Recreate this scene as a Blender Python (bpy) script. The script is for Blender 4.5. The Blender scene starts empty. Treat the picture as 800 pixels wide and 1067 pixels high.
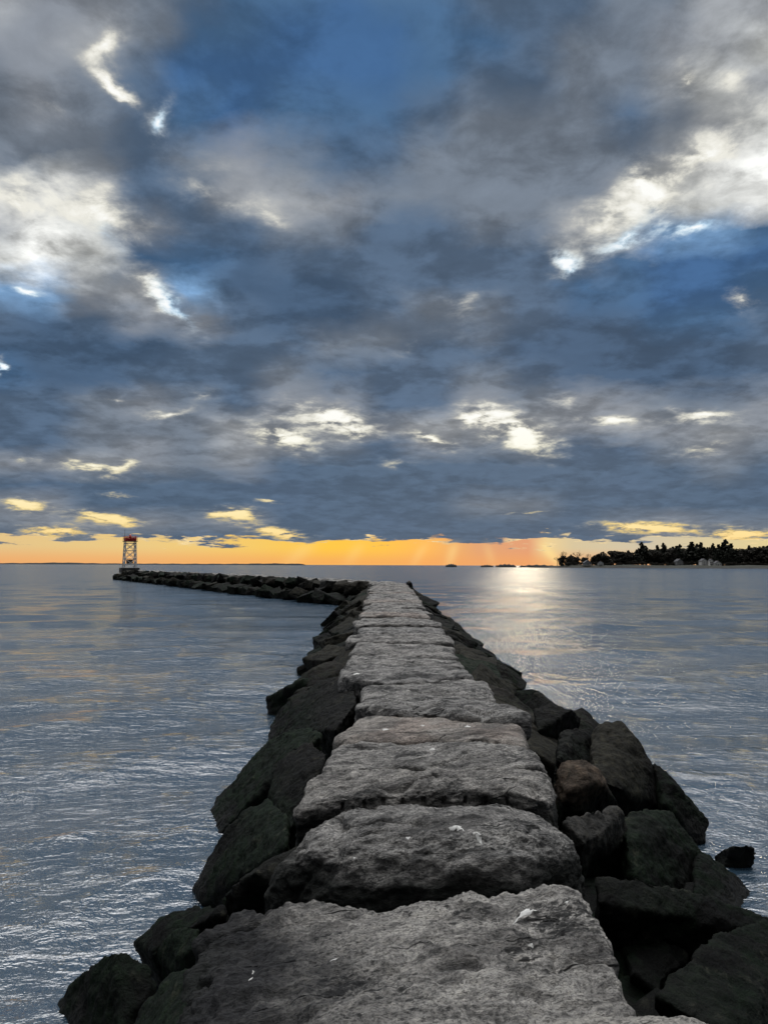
import bpy, bmesh, math, random
import numpy as np
from mathutils import Vector, Matrix
from mathutils.bvhtree import BVHTree

random.seed(7)
rng = np.random.default_rng(11)
scn = bpy.context.scene
COL = scn.collection
R = math.radians

# ------------------------------------------------------------------ camera
W0, H0, F0 = 800.0, 1067.0, 801.0
CAM_Z = 3.0
PITCH = math.atan((588.8 - 533.5) / F0)
ROLL = R(0.20)
cam = bpy.data.cameras.new('camera')
cam.sensor_fit = 'VERTICAL'
cam.sensor_height = 24.0
cam.lens = 24.0 * F0 / H0
cam.clip_start = 0.05
cam.clip_end = 60000
camo = bpy.data.objects.new('camera', cam)
COL.objects.link(camo)
M_CAM = Matrix.Translation((0, 0, CAM_Z)) @ Matrix.Rotation(math.pi / 2 + PITCH, 4, 'X') @ Matrix.Rotation(ROLL, 4, 'Z')
camo.matrix_world = M_CAM
scn.camera = camo
M3 = M_CAM.to_3x3()


def ray(px, py):
    """direction in the world of a point measured on the photograph"""
    return (M3 @ Vector(((px - W0 / 2) / F0, -(py - H0 / 2) / F0, -1.0))).normalized()


def at_z(px, py, z):
    d = ray(px, py)
    t = (z - CAM_Z) / d.z
    return Vector((d.x * t, d.y * t, z))


def at_d(px, dist):
    d = ray(px, 588.8)
    return Vector((d.x / d.y * dist, dist, 0))


# ------------------------------------------------------------------ small helpers
def srgb(r, g, b):
    f = lambda c: (c / 12.92 if c <= 0.04045 else ((c + 0.055) / 1.055) ** 2.4)
    return (f(r / 255), f(g / 255), f(b / 255), 1.0)


_perm = rng.permutation(256).astype(np.int64)
_perm = np.concatenate([_perm, _perm, _perm])
_g = rng.normal(size=(256, 3))
_g /= np.linalg.norm(_g, axis=1)[:, None]


def pnoise(p):
    p = np.asarray(p, dtype=np.float64)
    i = np.floor(p).astype(np.int64)
    f = p - i
    u = f * f * f * (f * (f * 6 - 15) + 10)
    i &= 255
    out = 0
    for dx in (0, 1):
        wx = u[:, 0] if dx else 1 - u[:, 0]
        for dy in (0, 1):
            wy = u[:, 1] if dy else 1 - u[:, 1]
            for dz in (0, 1):
                wz = u[:, 2] if dz else 1 - u[:, 2]
                h = _perm[_perm[_perm[(i[:, 0] + dx) & 255] + ((i[:, 1] + dy) & 255)] + ((i[:, 2] + dz) & 255)]
                g = _g[h]
                d = g[:, 0] * (f[:, 0] - dx) + g[:, 1] * (f[:, 1] - dy) + g[:, 2] * (f[:, 2] - dz)
                out = out + wx * wy * wz * d
    return out * 1.6


def fbm(p, octv=4, gain=0.5):
    a, s, o = 1.0, 1.0, 0
    for k in range(octv):
        o = o + a * pnoise(p * s + 17.3 * k)
        a *= gain
        s *= 2.03
    return o


def ridged(p, octv=3):
    a, s, o = 1.0, 1.0, 0
    for k in range(octv):
        o = o + a * (1 - 2 * np.abs(pnoise(p * s + 31.7 * k)))
        a *= 0.5
        s *= 2.1
    return o


def tag(o, label=None, cat=None, group=None, kind=None):
    if label: o['label'] = label
    if cat: o['category'] = cat
    if group: o['group'] = group
    if kind: o['kind'] = kind
    return o


def link(name, me, mat=None, parent=None, loc=None):
    o = bpy.data.objects.new(name, me)
    COL.objects.link(o)
    if mat is not None and me is not None and not me.materials:
        me.materials.append(mat)
    if loc is not None: o.location = loc
    if parent is not None: o.parent = parent
    return o


def empty(name, loc, rz=0.0):
    o = bpy.data.objects.new(name, None)
    o.empty_display_size = 0.3
    o.location = loc
    o.rotation_euler = (0, 0, rz)
    COL.objects.link(o)
    return o


def mesh_from(name, verts, faces, smooth=True):
    me = bpy.data.meshes.new(name)
    me.from_pydata([tuple(v) for v in verts], [], [tuple(f) for f in faces])
    if smooth:
        me.polygons.foreach_set('use_smooth', np.ones(len(me.polygons), dtype=bool))
    me.update()
    return me


def get_co(me):
    a = np.empty(len(me.vertices) * 3)
    me.vertices.foreach_get('co', a)
    return a.reshape(-1, 3)


def set_co(me, a):
    me.vertices.foreach_set('co', np.ascontiguousarray(a).ravel())
    me.update()


def get_nrm(me):
    a = np.empty(len(me.vertices) * 3, dtype=np.float32)
    me.vertex_normals.foreach_get('vector', a)
    return a.reshape(-1, 3).astype(np.float64)


class MB:
    """collects boxes, bars and lathes; build() links them as one mesh object"""
    def __init__(self):
        self.bm = bmesh.new()

    def box(self, c, s, bevel=0.0, rot=None):
        m = Matrix.Translation(c) @ (rot.to_4x4() if rot else Matrix.Identity(4)) @ Matrix.Diagonal((s[0], s[1], s[2], 1))
        g = bmesh.ops.create_cube(self.bm, size=1.0, matrix=m)
        if bevel:
            es = list({e for v in g['verts'] for e in v.link_edges})
            bmesh.ops.bevel(self.bm, geom=es, offset=bevel, segments=1, affect='EDGES')
        return self

    def bar(self, a, b, r0, r1=None, seg=6):
        a, b = Vector(a), Vector(b)
        r1 = r0 if r1 is None else r1
        d = b - a
        m = Matrix.Translation((a + b) / 2) @ d.to_track_quat('Z', 'Y').to_matrix().to_4x4()
        bmesh.ops.create_cone(self.bm, cap_ends=True, segments=seg, radius1=r0, radius2=r1, depth=d.length, matrix=m)
        return self

    def quad(self, pts):
        self.bm.faces.new([self.bm.verts.new(p) for p in pts])
        return self

    def mesh(self, name):
        me = bpy.data.meshes.new(name)
        self.bm.normal_update()
        self.bm.to_mesh(me)
        self.bm.free()
        return me

    def build(self, name, mat, parent=None, loc=None):
        return link(name, self.mesh(name), mat, parent, loc)


# ------------------------------------------------------------------ node helper
class NT:
    def __init__(self, tree):
        self.t = tree
        tree.nodes.clear()

    def n(self, typ, **kw):
        nd = self.t.nodes.new(typ)
        for k, v in kw.items():
            setattr(nd, k, v)
        return nd

    def put(self, sock, v):
        if isinstance(v, bpy.types.NodeSocket):
            self.t.links.new(v, sock)
        elif v is not None:
            sock.default_value = v

    def math(self, op, a, b=None, c=None, clamp=False):
        nd = self.n('ShaderNodeMath', operation=op, use_clamp=clamp)
        for s, v in zip(nd.inputs, (a, b, c)):
            self.put(s, v)
        return nd.outputs[0]

    def vec(self, op, a, b=None, scale=None):
        nd = self.n('ShaderNodeVectorMath', operation=op)
        self.put(nd.inputs[0], a)
        if b is not None: self.put(nd.inputs[1], b)
        if scale is not None: self.put(nd.inputs['Scale'], scale)
        return nd.outputs['Value'] if op in ('DOT_PRODUCT', 'LENGTH') else nd.outputs[0]

    def noise(self, vec, scale, detail=4, rough=0.5, dist=0.0, lac=2.0):
        nd = self.n('ShaderNodeTexNoise')
        self.put(nd.inputs['Vector'], vec)
        self.put(nd.inputs['Scale'], scale)
        nd.inputs['Detail'].default_value = detail
        nd.inputs['Roughness'].default_value = rough
        nd.inputs['Lacunarity'].default_value = lac
        nd.inputs['Distortion'].default_value = dist
        return nd

    def mapr(self, v, a, b, c=0.0, d=1.0, smooth=False):
        nd = self.n('ShaderNodeMapRange')
        nd.interpolation_type = 'SMOOTHSTEP' if smooth else 'LINEAR'
        self.put(nd.inputs['Value'], v)
        for k, x in zip(('From Min', 'From Max', 'To Min', 'To Max'), (a, b, c, d)):
            nd.inputs[k].default_value = x
        return nd.outputs[0]

    def ramp(self, v, stops, interp='LINEAR'):
        nd = self.n('ShaderNodeValToRGB')
        cr = nd.color_ramp
        cr.interpolation = interp
        while len(cr.elements) < len(stops):
            cr.elements.new(0.5)
        for e, (p, c) in zip(cr.elements, stops):
            e.position = p
            e.color = c if len(c) == 4 else (*c, 1)
        self.put(nd.inputs[0], v)
        return nd.outputs[0]

    def mix(self, f, a, b, blend='MIX', clamp=False):
        nd = self.n('ShaderNodeMix', data_type='RGBA', blend_type=blend)
        nd.clamp_result = clamp
        self.put(nd.inputs[0], f)
        self.put(nd.inputs[6], a)
        self.put(nd.inputs[7], b)
        return nd.outputs[2]

    def comb(self, x, y, z=0.0):
        nd = self.n('ShaderNodeCombineXYZ')
        for s, v in zip(nd.inputs, (x, y, z)):
            self.put(s, v)
        return nd.outputs[0]


# ------------------------------------------------------------------ sky
SUN_EL, SUN_AZ = R(15.0), math.atan((547 - 400) / F0)
world = bpy.data.worlds.new('World')
scn.world = world
world.use_nodes = True
T = NT(world.node_tree)
gen = T.n('ShaderNodeTexCoord').outputs['Generated']
nrm = T.vec('NORMALIZE', gen)
sep = T.n('ShaderNodeSeparateXYZ')
T.put(sep.inputs[0], nrm)
dx, dy, dz = sep.outputs
az = T.math('ARCTAN2', dx, dy)
el = T.math('ARCSINE', dz)
p0 = T.comb(az, el)
# cloud deck coordinates: the direction cut with a flat layer overhead
zc = T.math('ADD', T.math('ABSOLUTE', dz), 0.19)
inv = T.math('DIVIDE', 1.0, zc)
deck = T.vec('SCALE', T.comb(dx, dy, 0.0), scale=inv)
# the drift of the deck, lower left to upper right streaks
wn1 = T.noise(deck, 2.2, 4, 0.5)
wn2 = T.noise(deck, 8.0, 6, 0.58)
wv = T.vec('SUBTRACT', wn1.outputs['Color'], (0.5, 0.5, 0.5))
wv2 = T.vec('SUBTRACT', wn2.outputs['Color'], (0.5, 0.5, 0.5))
# warp shrinks towards the horizon
wamp = T.mapr(el, 0.0, 0.40, 0.02, 1.0)
warp = T.vec('ADD', T.vec('MULTIPLY', wv, (0.11, 0.075, 0.0)), T.vec('MULTIPLY', wv2, (0.085, 0.065, 0.0)))
warp = T.vec('SCALE', warp, scale=wamp)
p = T.vec('ADD', p0, warp)


def azel(px, py):
    d = ray(px, py)
    return np.array([math.atan2(d.x, d.y), math.asin(d.z)])


def blob(acc, x1, y1, x2, y2, w, amp, soft=False):
    a, b = azel(x1, y1), azel(x2, y2)
    cx, cy = (x1 + x2) / 2, (y1 + y2) / 2
    c = azel(cx, cy)
    L = math.hypot(x2 - x1, y2 - y1)
    ux, uy = ((x2 - x1) / L, (y2 - y1) / L) if L > 1e-6 else (1.0, 0.0)
    J = np.stack([(azel(cx + 1, cy) - azel(cx - 1, cy)) / 2, (azel(cx, cy + 1) - azel(cx, cy - 1)) / 2], axis=1)
    lv = J @ np.array([ux, uy])
    ang = math.atan2(lv[1], lv[0])
    ls = np.linalg.norm(lv)
    ws = abs(np.linalg.det(J)) / ls
    sl = (L / 2 + w * 0.25) * 0.85 * ls
    sw = w * 0.55 * ws
    mp = T.n('ShaderNodeMapping', vector_type='TEXTURE')
    if isinstance(acc, bpy.types.NodeSocket):      # one patch after another keeps the shader's working memory small
        ma = T.n('ShaderNodeVectorMath', operation='MULTIPLY_ADD')
        T.put(ma.inputs[0], acc)
        ma.inputs[1].default_value = (1e-9, 1e-9, 1e-9)
        T.put(ma.inputs[2], p)
        T.put(mp.inputs[0], ma.outputs[0])
    else:
        T.put(mp.inputs[0], p)
    mp.inputs['Location'].default_value = (c[0], c[1], 0)
    mp.inputs['Rotation'].default_value = (0, 0, ang)
    mp.inputs['Scale'].default_value = (sl, sw, 1)
    r2 = T.vec('LENGTH' if soft else 'DOT_PRODUCT', mp.outputs[0], None if soft else mp.outputs[0])
    e = T.math('POWER', 0.22 if soft else 0.3679, r2)
    return T.math('MULTIPLY_ADD', e, amp, acc)


LIGHTS = [
    (0, 15, 110, 55, 70, .27), (30, 110, 90, 95, 30, .12), (100, 55, 125, 30, 24, .22), (106, 70, 142, 98, 9, .42), (165, 112, 172, 120, 22, .34),
    (0, 110, 120, 155, 60, .14), (150, 150, 290, 218, 40, .13), (230, 195, 340, 235, 34, .10),
    (0, 190, 60, 215, 30, .36), (20, 232, 130, 275, 66, .44), (60, 195, 165, 250, 30, .26), (140, 280, 198, 338, 16, .45),
    (0, 297, 60, 297, 8, .40), (0, 383, 8, 383, 9, .5),
    (690, 20, 800, 30, 90, .25), (703, 75, 732, 95, 20, .38), (720, 60, 800, 95, 40, .14), (800, 118, 670, 185, 28, .34),
    (730, 195, 800, 155, 60, .40), (660, 165, 690, 202, 20, .34), (700, 200, 580, 252, 30, .30), (568, 280, 607, 278, 11, .62),
    (690, 232, 772, 222, 11, .44), (620, 262, 700, 235, 8, .2),
    (500, 40, 640, 170, 80, .10), (400, 120, 540, 190, 60, .08), (540, 150, 620, 205, 60, .07),
    (755, 310, 800, 312, 28, .20), (565, 422, 612, 418, 24, .18), (445, 335, 505, 312, 20, .15), (395, 378, 470, 345, 18, .10),
    (60, 408, 170, 428, 9, .16), (140, 437, 205, 425, 9, .28), (55, 482, 140, 495, 10, .45), (118, 492, 150, 478, 8, .32),
    (0, 478, 50, 485, 10, .14), (190, 408, 240, 410, 9, .13), (255, 448, 330, 463, 14, .66), (300, 428, 392, 440, 14, .5),
    (330, 438, 402, 455, 10, .32), (385, 482, 440, 486, 10, .16), (425, 453, 475, 467, 9, .5), (483, 436, 520, 444, 14, .55),
    (512, 440, 570, 465, 16, .85), (600, 440, 690, 438, 8, .38), (700, 430, 772, 433, 10, .38), (680, 470, 800, 458, 17, .24),
    (200, 475, 250, 470, 6, .12), (220, 536, 266, 538, 7, .6), (80, 535, 150, 545, 6, .55), (0, 524, 48, 528, 6, .45),
    (20, 551, 95, 556, 8, .4), (265, 553, 320, 559, 6, .6), (622, 549, 718, 551, 6, .6), (740, 557, 800, 557, 8, .55),
    (490, 536, 600, 532, 3, .18), (100, 514, 145, 518, 3, .2), (260, 522, 300, 524, 3, .18),
]
WHITEBLUE = [(165, 112, 172, 120, 30, 1), (0, 297, 60, 297, 14, 1), (165, 300, 200, 338, 22, 1), (568, 280, 607, 278, 22, 1),
             (690, 232, 800, 218, 26, 1), (0, 383, 8, 383, 14, 1), (110, 240, 130, 255, 18, .8), (620, 262, 700, 235, 14, .8)]
acc = 0.0
for b_ in LIGHTS:
    if b_[4] <= 40:
        acc = blob(acc, *b_[:4], b_[4] * 1.6, b_[5] * (2.3 if b_[1] < 400 else 1.8 if b_[1] < 500 else 2.8), True)
blu = T.math('MULTIPLY', acc, 1e-9)
for b_ in WHITEBLUE: blu = blob(blu, *b_)
blu = T.math('MINIMUM', blu, 1.0)

# the broad tones of the deck, bank by bank, as seen towards the sun
TONE = dict(B=(62, 95, 135), b=(68, 98, 131), s=(80, 99, 122), d=(67, 88, 113), t=(79, 98, 120), g=(107, 117, 130), m=(123, 129, 138), h=(146, 150, 155),
            w=(192, 194, 192), W=(228, 229, 226), c=(116, 152, 190), C=(185, 212, 234))
BANKS = [(0, 'hmmgsbbBbbsssgghh'), (40, 'mmhgbbBBBbbsggmhw'), (80, 'gmgsBBBBBbssgghwh'), (120, 'gmgsbBbbbsgggsghw'), (160, 'gggsgmgssggggghWW'),
         (200, 'WWhsshhmgggggmwwW'), (235, 'hWwmssggssgghwccb'), (268, 'wWwbbdssssssgbBBB'), (300, 'ccmhcdddssssbbBBb'), (330, 'sdsmmsddsggsddbbs'),
         (360, 'ddddsssggssddddds'), (390, 'bddsssgsssgsdddds'), (420, 'ssgmgsmmssmgmmggm'), (447, 'ssggghmhmhhhmhmhm'), (466, 'ssgmghmgsmggssgmg'),
         (486, 'mmhmgmtttttttttgt'), (506, 'tstttssttttttstts'), (526, 'mmttttstttggttttt'), (546, 'gmmmgmttsttttgmgg'), (562, 'tggtttttttttttggg')]
dyc = T.math('MAXIMUM', dy, 0.22)
gu = T.math('DIVIDE', dx, dyc)
gv = T.math('DIVIDE', dz, dyc)
wsep = T.n('ShaderNodeSeparateXYZ')
T.put(wsep.inputs[0], warp)
gu = T.math('ADD', gu, wsep.outputs[0])
gv = T.math('ADD', gv, wsep.outputs[1])
UR = 0.62
guf = T.mapr(gu, -UR, UR)
field = None
pv = None
for (yy, codes) in reversed(BANKS):
    stops = []
    for k, ch in enumerate(codes):
        r_ = ray(k * 50, yy)
        stops.append(((r_.x / r_.y + UR) / (2 * UR), srgb(*TONE[ch])))
    r_ = ray(400, yy)
    v_ = r_.z / r_.y
    fac = guf if field is None else T.math('ADD', guf, T.math('MULTIPLY', sep_last, 1e-9))
    rc = T.ramp(fac, stops, 'EASE')
    if field is None:
        field = rc
    else:
        field = T.mix(T.mapr(gv, pv, v_, 0.0, 1.0), field, rc)
    lum_nd = T.n('ShaderNodeRGBToBW')
    T.put(lum_nd.inputs[0], field)
    sep_last = lum_nd.outputs[0]
    pv = v_

fb = T.noise(T.vec('ADD', deck, (3.1, 7.7, 0.0)), 4.0, 8, 0.54, 0.35)
fb2 = T.noise(T.vec('ADD', deck, (13.1, 2.2, 0.4)), 1.4, 4, 0.5)
fb3 = T.noise(T.vec('ADD', deck, (1.1, 5.2, 0.9)), 11.0, 8, 0.60, 0.2)
fbn = T.math('SUBTRACT', fb.outputs['Fac'], 0.5)
fbn2 = T.math('SUBTRACT', fb2.outputs['Fac'], 0.5)
fbn3 = T.math('SUBTRACT', fb3.outputs['Fac'], 0.5)
# openings break up along the billows
brk = T.math('ADD', T.math('MULTIPLY', fbn, 2.4), T.math('MULTIPLY', fbn3, 4.2))
acc = T.math('MULTIPLY', acc, T.math('MAXIMUM', T.math('ADD', brk, 1.0), 0.1))
lumf = T.n('ShaderNodeRGBToBW')
T.put(lumf.inputs[0], field)
curd = T.mapr(lumf.outputs[0], 0.12, 0.55, 0.5, 1.9)
edge = T.math('MULTIPLY', T.mapr(el, R(2), R(12), .35, 1.0), T.math('SUBTRACT', T.mapr(T.math('ADD', fb.outputs['Fac'], T.math('MULTIPLY', fbn3, 0.35)), 0.40, 0.60, 0.0, 1.0, True), 0.5))
billow = T.math('ADD', T.math('MULTIPLY', edge, 0.40), T.math('MULTIPLY', fbn3, curd))
billow = T.math('MAXIMUM', T.math('ADD', billow, 1.07), 0.45)
cloud = T.vec('SCALE', field, scale=billow)
Lum = T.mapr(acc, 0.10, 0.85, 0.0, 1.0)
whit = T.mix(blu, T.ramp(Lum, [(0.0, srgb(150, 148, 144)), (.45, srgb(232, 229, 216)), (1.0, srgb(254, 254, 250))]),
             T.ramp(Lum, [(0.0, srgb(110, 155, 200)), (.5, srgb(190, 220, 242)), (1.0, srgb(250, 253, 255))]))
cloud = T.mix(T.mapr(Lum, 0.0, 0.75, 0.0, 1.0, True), cloud, whit)
skyt = T.n('ShaderNodeTexSky', sky_type='NISHITA')
skyt.sun_disc = False
skyt.sun_elevation = SUN_EL
skyt.sun_rotation = SUN_AZ
# thin parts of the deck near the sun pass warm light
warm_el = T.mapr(el, R(1.0), R(13.0), 1.0, 0.0, True)
bright = T.mapr(Lum, 0.10, 0.55, 0.0, 1.0, True)
wfac = T.math('MULTIPLY', warm_el, bright)
warmcol = T.ramp(T.mapr(el, 0.0, R(14.0)), [(0.0, (1.0, .66, .26)), (.25, (1.02, .80, .36)), (.6, (1.0, .95, .66)), (1.0, (1, 1, .92))])
cloud = T.mix(wfac, cloud, warmcol, 'MULTIPLY')
# clear strip under the deck at the horizon
azp = T.mapr(az, azel(0, 575)[0], azel(800, 575)[0])
strip = T.ramp(azp, [(0.0, srgb(228, 196, 138)), (.18, srgb(236, 202, 132)), (.32, srgb(246, 202, 104)), (.42, srgb(255, 200, 72)),
                     (.50, srgb(255, 196, 78)), (.56, srgb(254, 186, 92)), (.63, srgb(226, 164, 116)), (.70, srgb(226, 158, 118)), (.725, srgb(238, 208, 150)),
                     (.76, srgb(214, 196, 158)), (.86, srgb(206, 194, 168)), (1.0, srgb(226, 206, 150))])
rim = T.math('MULTIPLY', T.noise(T.comb(T.math('MULTIPLY', az, 14.0), T.math('MULTIPLY', el, 30.0), 3.0), 1.0, 4, .5).outputs['Fac'], 1.0)
low = T.mix(T.mapr(el, R(0.1), R(1.4), 0.7, 0.0, True), strip, srgb(242, 164, 98))
edge_n = T.noise(T.comb(T.math('MULTIPLY', az, 11.0), T.math('MULTIPLY', el, 75.0), 0.0), 1.0, 7, 0.62)
el_j = T.math('ADD', el, T.math('MULTIPLY', T.math('SUBTRACT', edge_n.outputs['Fac'], 0.5), R(4.2)))
stripmask = T.mapr(el_j, R(1.65), R(1.95), 1.0, 0.0, True)
col = T.mix(stripmask, cloud, low)
# lit lower fringe of the deck
fr_ = T.math('MULTIPLY', T.math('MULTIPLY', stripmask, T.math('SUBTRACT', 1.0, stripmask)), T.mapr(rim, .45, .62, 0.0, 3.6, True), clamp=True)
col = T.mix(fr_, col, (1.0, .76, .38, 1))
# shafts of sun below the deck
ray_acc = 0.0
p = p0
for b_ in [(561, 562, 584, 590, 9, 1.0), (476, 560, 466, 592, 10, .55), (446, 562, 428, 592, 9, .35), (505, 562, 514, 590, 9, .3), (330, 562, 296, 590, 14, .4), (380, 562, 360, 590, 12, .3)]:
    ray_acc = blob(ray_acc, *b_)
ray_acc = T.math('MULTIPLY', ray_acc, T.mapr(el, R(1.2), R(2.2), 0.65, 0.0, True))
col = T.mix(ray_acc, col, (1.0, 0.74, 0.30, 1))
# unseen overhead glow added to light the stone tops; rear sky dimmed to darken fronts
zen_c = T.ramp(T.math('ADD', fb.outputs['Fac'], T.math('MULTIPLY', fbn2, 0.6)), [(0.3, (.66, .68, .71)), (.5, (.82, .82, .83)), (.7, (1.0, .99, .98))])
zen_m = T.mapr(el, R(37), R(76), 0.0, 1.0, True)
col = T.mix(zen_m, col, T.mix(1.0, zen_c, (8.5, 8.5, 8.5, 1), 'MULTIPLY'))
rear = T.mapr(dy, -0.20, 0.50, 0.18, 1.0, True)
col = T.vec('SCALE', col, scale=rear)
# a breath of clear Nishita sky through the whole deck
col = T.vec('ADD', T.vec('SCALE', col, scale=10.0), T.vec('SCALE', skyt.outputs[0], scale=0.004))
bg = T.n('ShaderNodeBackground')
T.put(bg.inputs[0], col)
bg.inputs[1].default_value = 0.1
wo = T.n('ShaderNodeOutputWorld')
T.put(wo.inputs[0], bg.outputs[0])
world.cycles.sampling_method = 'MANUAL'
world.cycles.sample_map_resolution = 512

sun = bpy.data.lights.new('sun', 'SUN')
sun.energy = 0.09
sun.angle = R(2.0)
sun.color = (1.0, 0.83, 0.58)
suno = bpy.data.objects.new('sun', sun)
COL.objects.link(suno)
sd = Vector((math.sin(SUN_AZ) * math.cos(SUN_EL), math.cos(SUN_AZ) * math.cos(SUN_EL), math.sin(SUN_EL)))
suno.rotation_euler = sd.to_track_quat('Z', 'Y').to_euler()
suno.location = (0, 0, 60)


# ------------------------------------------------------------------ materials
def new_mat(name):
    m = bpy.data.materials.new(name)
    m.use_nodes = True
    t = NT(m.node_tree)
    pb = t.n('ShaderNodeBsdfPrincipled')
    out = t.n('ShaderNodeOutputMaterial')
    t.put(out.inputs[0], pb.outputs[0])
    return m, t, pb


def plain(name, col, rough=0.6, metal=0.0, var=0.25, scale=6.0):
    m, t, pb = new_mat(name)
    oc = t.n('ShaderNodeTexCoord').outputs['Object']
    nz = t.noise(oc, scale, 6, 0.6)
    c2 = tuple(c * (1 - var) for c in col)
    c3 = tuple(min(1, c * (1 + var * .5)) for c in col)
    t.put(pb.inputs['Base Color'], t.ramp(nz.outputs['Fac'], [(.3, c2), (.7, c3)]))
    pb.inputs['Roughness'].default_value = rough
    pb.inputs['Metallic'].default_value = metal
    return m


def granite(name, lo, mid, hi, lichen=0.5, pink=0.0, stain=False, tide_shade_hi=1.22):
    m, t, pb = new_mat(name)
    tc = t.n('ShaderNodeTexCoord')
    oc = tc.outputs['Object']
    info = t.n('ShaderNodeObjectInfo')
    rnd = info.outputs['Random']
    off = t.vec('SCALE', (7.3, 3.1, 5.7), scale=t.math('MULTIPLY', rnd, 9.0))
    q = t.vec('ADD', oc, off)
    rt_ = t.n('ShaderNodeMapping')
    t.put(rt_.inputs[0], q)
    rt_.inputs['Rotation'].default_value = (0, 0, -.35)
    grain = t.vec('MULTIPLY', rt_.outputs[0], (0.55, 1.5, 1.6))      # the foliation of the stone runs across the walk
    n1 = t.noise(q, 1.7, 6, 0.6, 0.4)
    n2 = t.noise(grain, 7.0, 10, 0.68, 0.6)
    n3 = t.noise(q, 55.0, 6, 0.7)
    n4 = t.noise(grain, 24.0, 8, 0.72, 0.3)
    c = t.ramp(n2.outputs['Fac'], [(.34, lo), (.48, mid), (.62, hi)])
    sp = t.ramp(n3.outputs['Fac'], [(.36, (.35, .35, .36)), (.48, (.95, .95, .95)), (.64, (1.3, 1.28, 1.24))])
    c = t.mix(0.85, c, sp, 'MULTIPLY')
    # damp and lichen in patches drawn out across the walk
    n9 = t.noise(t.vec('MULTIPLY', rt_.outputs[0], (.55, 1.5, 1.0)), 2.6, 7, 0.62, 0.3)
    damp = t.mapr(n9.outputs['Fac'], .50, .60, 0.0, .72, True)
    c = t.mix(damp, c, (.30, .30, .31, 1), 'MULTIPLY')
    n5 = t.noise(grain, 70.0, 4, 0.7)
    pit = t.mapr(n5.outputs['Fac'], .53, .62, 0.0, .65, True)
    # open splits wandering over the face
    n6 = t.noise(t.vec('MULTIPLY', rt_.outputs[0], (.30, 1.35, .8)), 1.3, 4, 0.45, 0.0)
    n7 = t.noise(q, 1.9, 2, 0.5)
    crk = t.mapr(t.math('ABSOLUTE', t.math('SUBTRACT', n6.outputs['Fac'], 0.5)), .0, .007, 1.0, 0.0, True)
    crk = t.math('MULTIPLY', crk, t.mapr(n7.outputs['Fac'], .46, .56, 0.0, 1.0, True))
    # pits and dark lichen crust
    n4f = t.math('ADD', n4.outputs['Fac'], t.math('MULTIPLY', t.math('SUBTRACT', n1.outputs['Fac'], 0.5), 1.2))
    li = t.mapr(n4f, 0.55, 0.68, 0.0, lichen, True)
    c = t.mix(li, c, (0.028, 0.029, 0.030, 1))
    c = t.mix(pit, c, (0.05, 0.05, 0.05, 1))
    c = t.mix(crk, c, (0.02, 0.02, 0.02, 1))
    tint = t.ramp(rnd, [(0.0, (.94, .94, .94)), (.35, (1.10, 1.09, 1.07)), (.7, (1.0, .985, .97)), (1.0, (1.12, 1.10, 1.07))])
    c = t.mix(1.0, c, tint, 'MULTIPLY')
    if pink:
        pm = t.mapr(t.noise(q, 1.1, 3, .5).outputs['Fac'], .45, .58, 0.0, pink, True)
        c = t.mix(pm, c, (1.09, .96, .91, 1), 'MULTIPLY')
    geo = t.n('ShaderNodeNewGeometry')
    sp3 = t.n('ShaderNodeSeparateXYZ')
    t.put(sp3.inputs[0], geo.outputs['Position'])
    if stain:
        # weed and damp creep up onto the slab from the left flank
        sx = t.math('ADD', sp3.outputs[0], t.math('MULTIPLY', t.math('SUBTRACT', t.noise(q, 2.2, 7, .65).outputs['Fac'], .5), 1.5))
        sy = t.math('MULTIPLY_ADD', sp3.outputs[1], 0.28, sx)
        sm = t.mapr(sy, 1.15, 0.42, 0.0, 0.94, True)
        c = t.mix(sm, c, (0.022, 0.023, 0.026, 1))
    # tidal growth low on the stone, carried higher to paint shade onto front faces
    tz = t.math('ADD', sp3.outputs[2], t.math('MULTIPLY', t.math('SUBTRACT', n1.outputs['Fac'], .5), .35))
    tide_shade = t.mapr(tz, tide_shade_hi, tide_shade_hi - .14, 0.0, 0.93, True)
    c = t.mix(tide_shade, c, (0.016, 0.019, 0.017, 1))
    t.put(pb.inputs['Base Color'], c)
    pb.inputs['Roughness'].default_value = 0.88
    pb.inputs['Specular IOR Level'].default_value = 0.25
    hgt = t.math('ADD', t.math('MULTIPLY', n2.outputs['Fac'], 1.0), t.math('MULTIPLY', n3.outputs['Fac'], 0.22))
    hgt = t.math('ADD', hgt, t.math('MULTIPLY', n4.outputs['Fac'], 0.75))
    hgt = t.math('SUBTRACT', hgt, t.math('MULTIPLY', li, 0.12))
    hgt = t.math('SUBTRACT', hgt, t.math('ADD', t.math('MULTIPLY', pit, 0.10), t.math('MULTIPLY', crk, 0.35)))
    bp = t.n('ShaderNodeBump')
    bp.inputs['Strength'].default_value = 0.9
    bp.inputs['Distance'].default_value = 0.065
    t.put(bp.inputs['Height'], hgt)
    t.put(pb.inputs['Normal'], bp.outputs[0])
    return m


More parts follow.
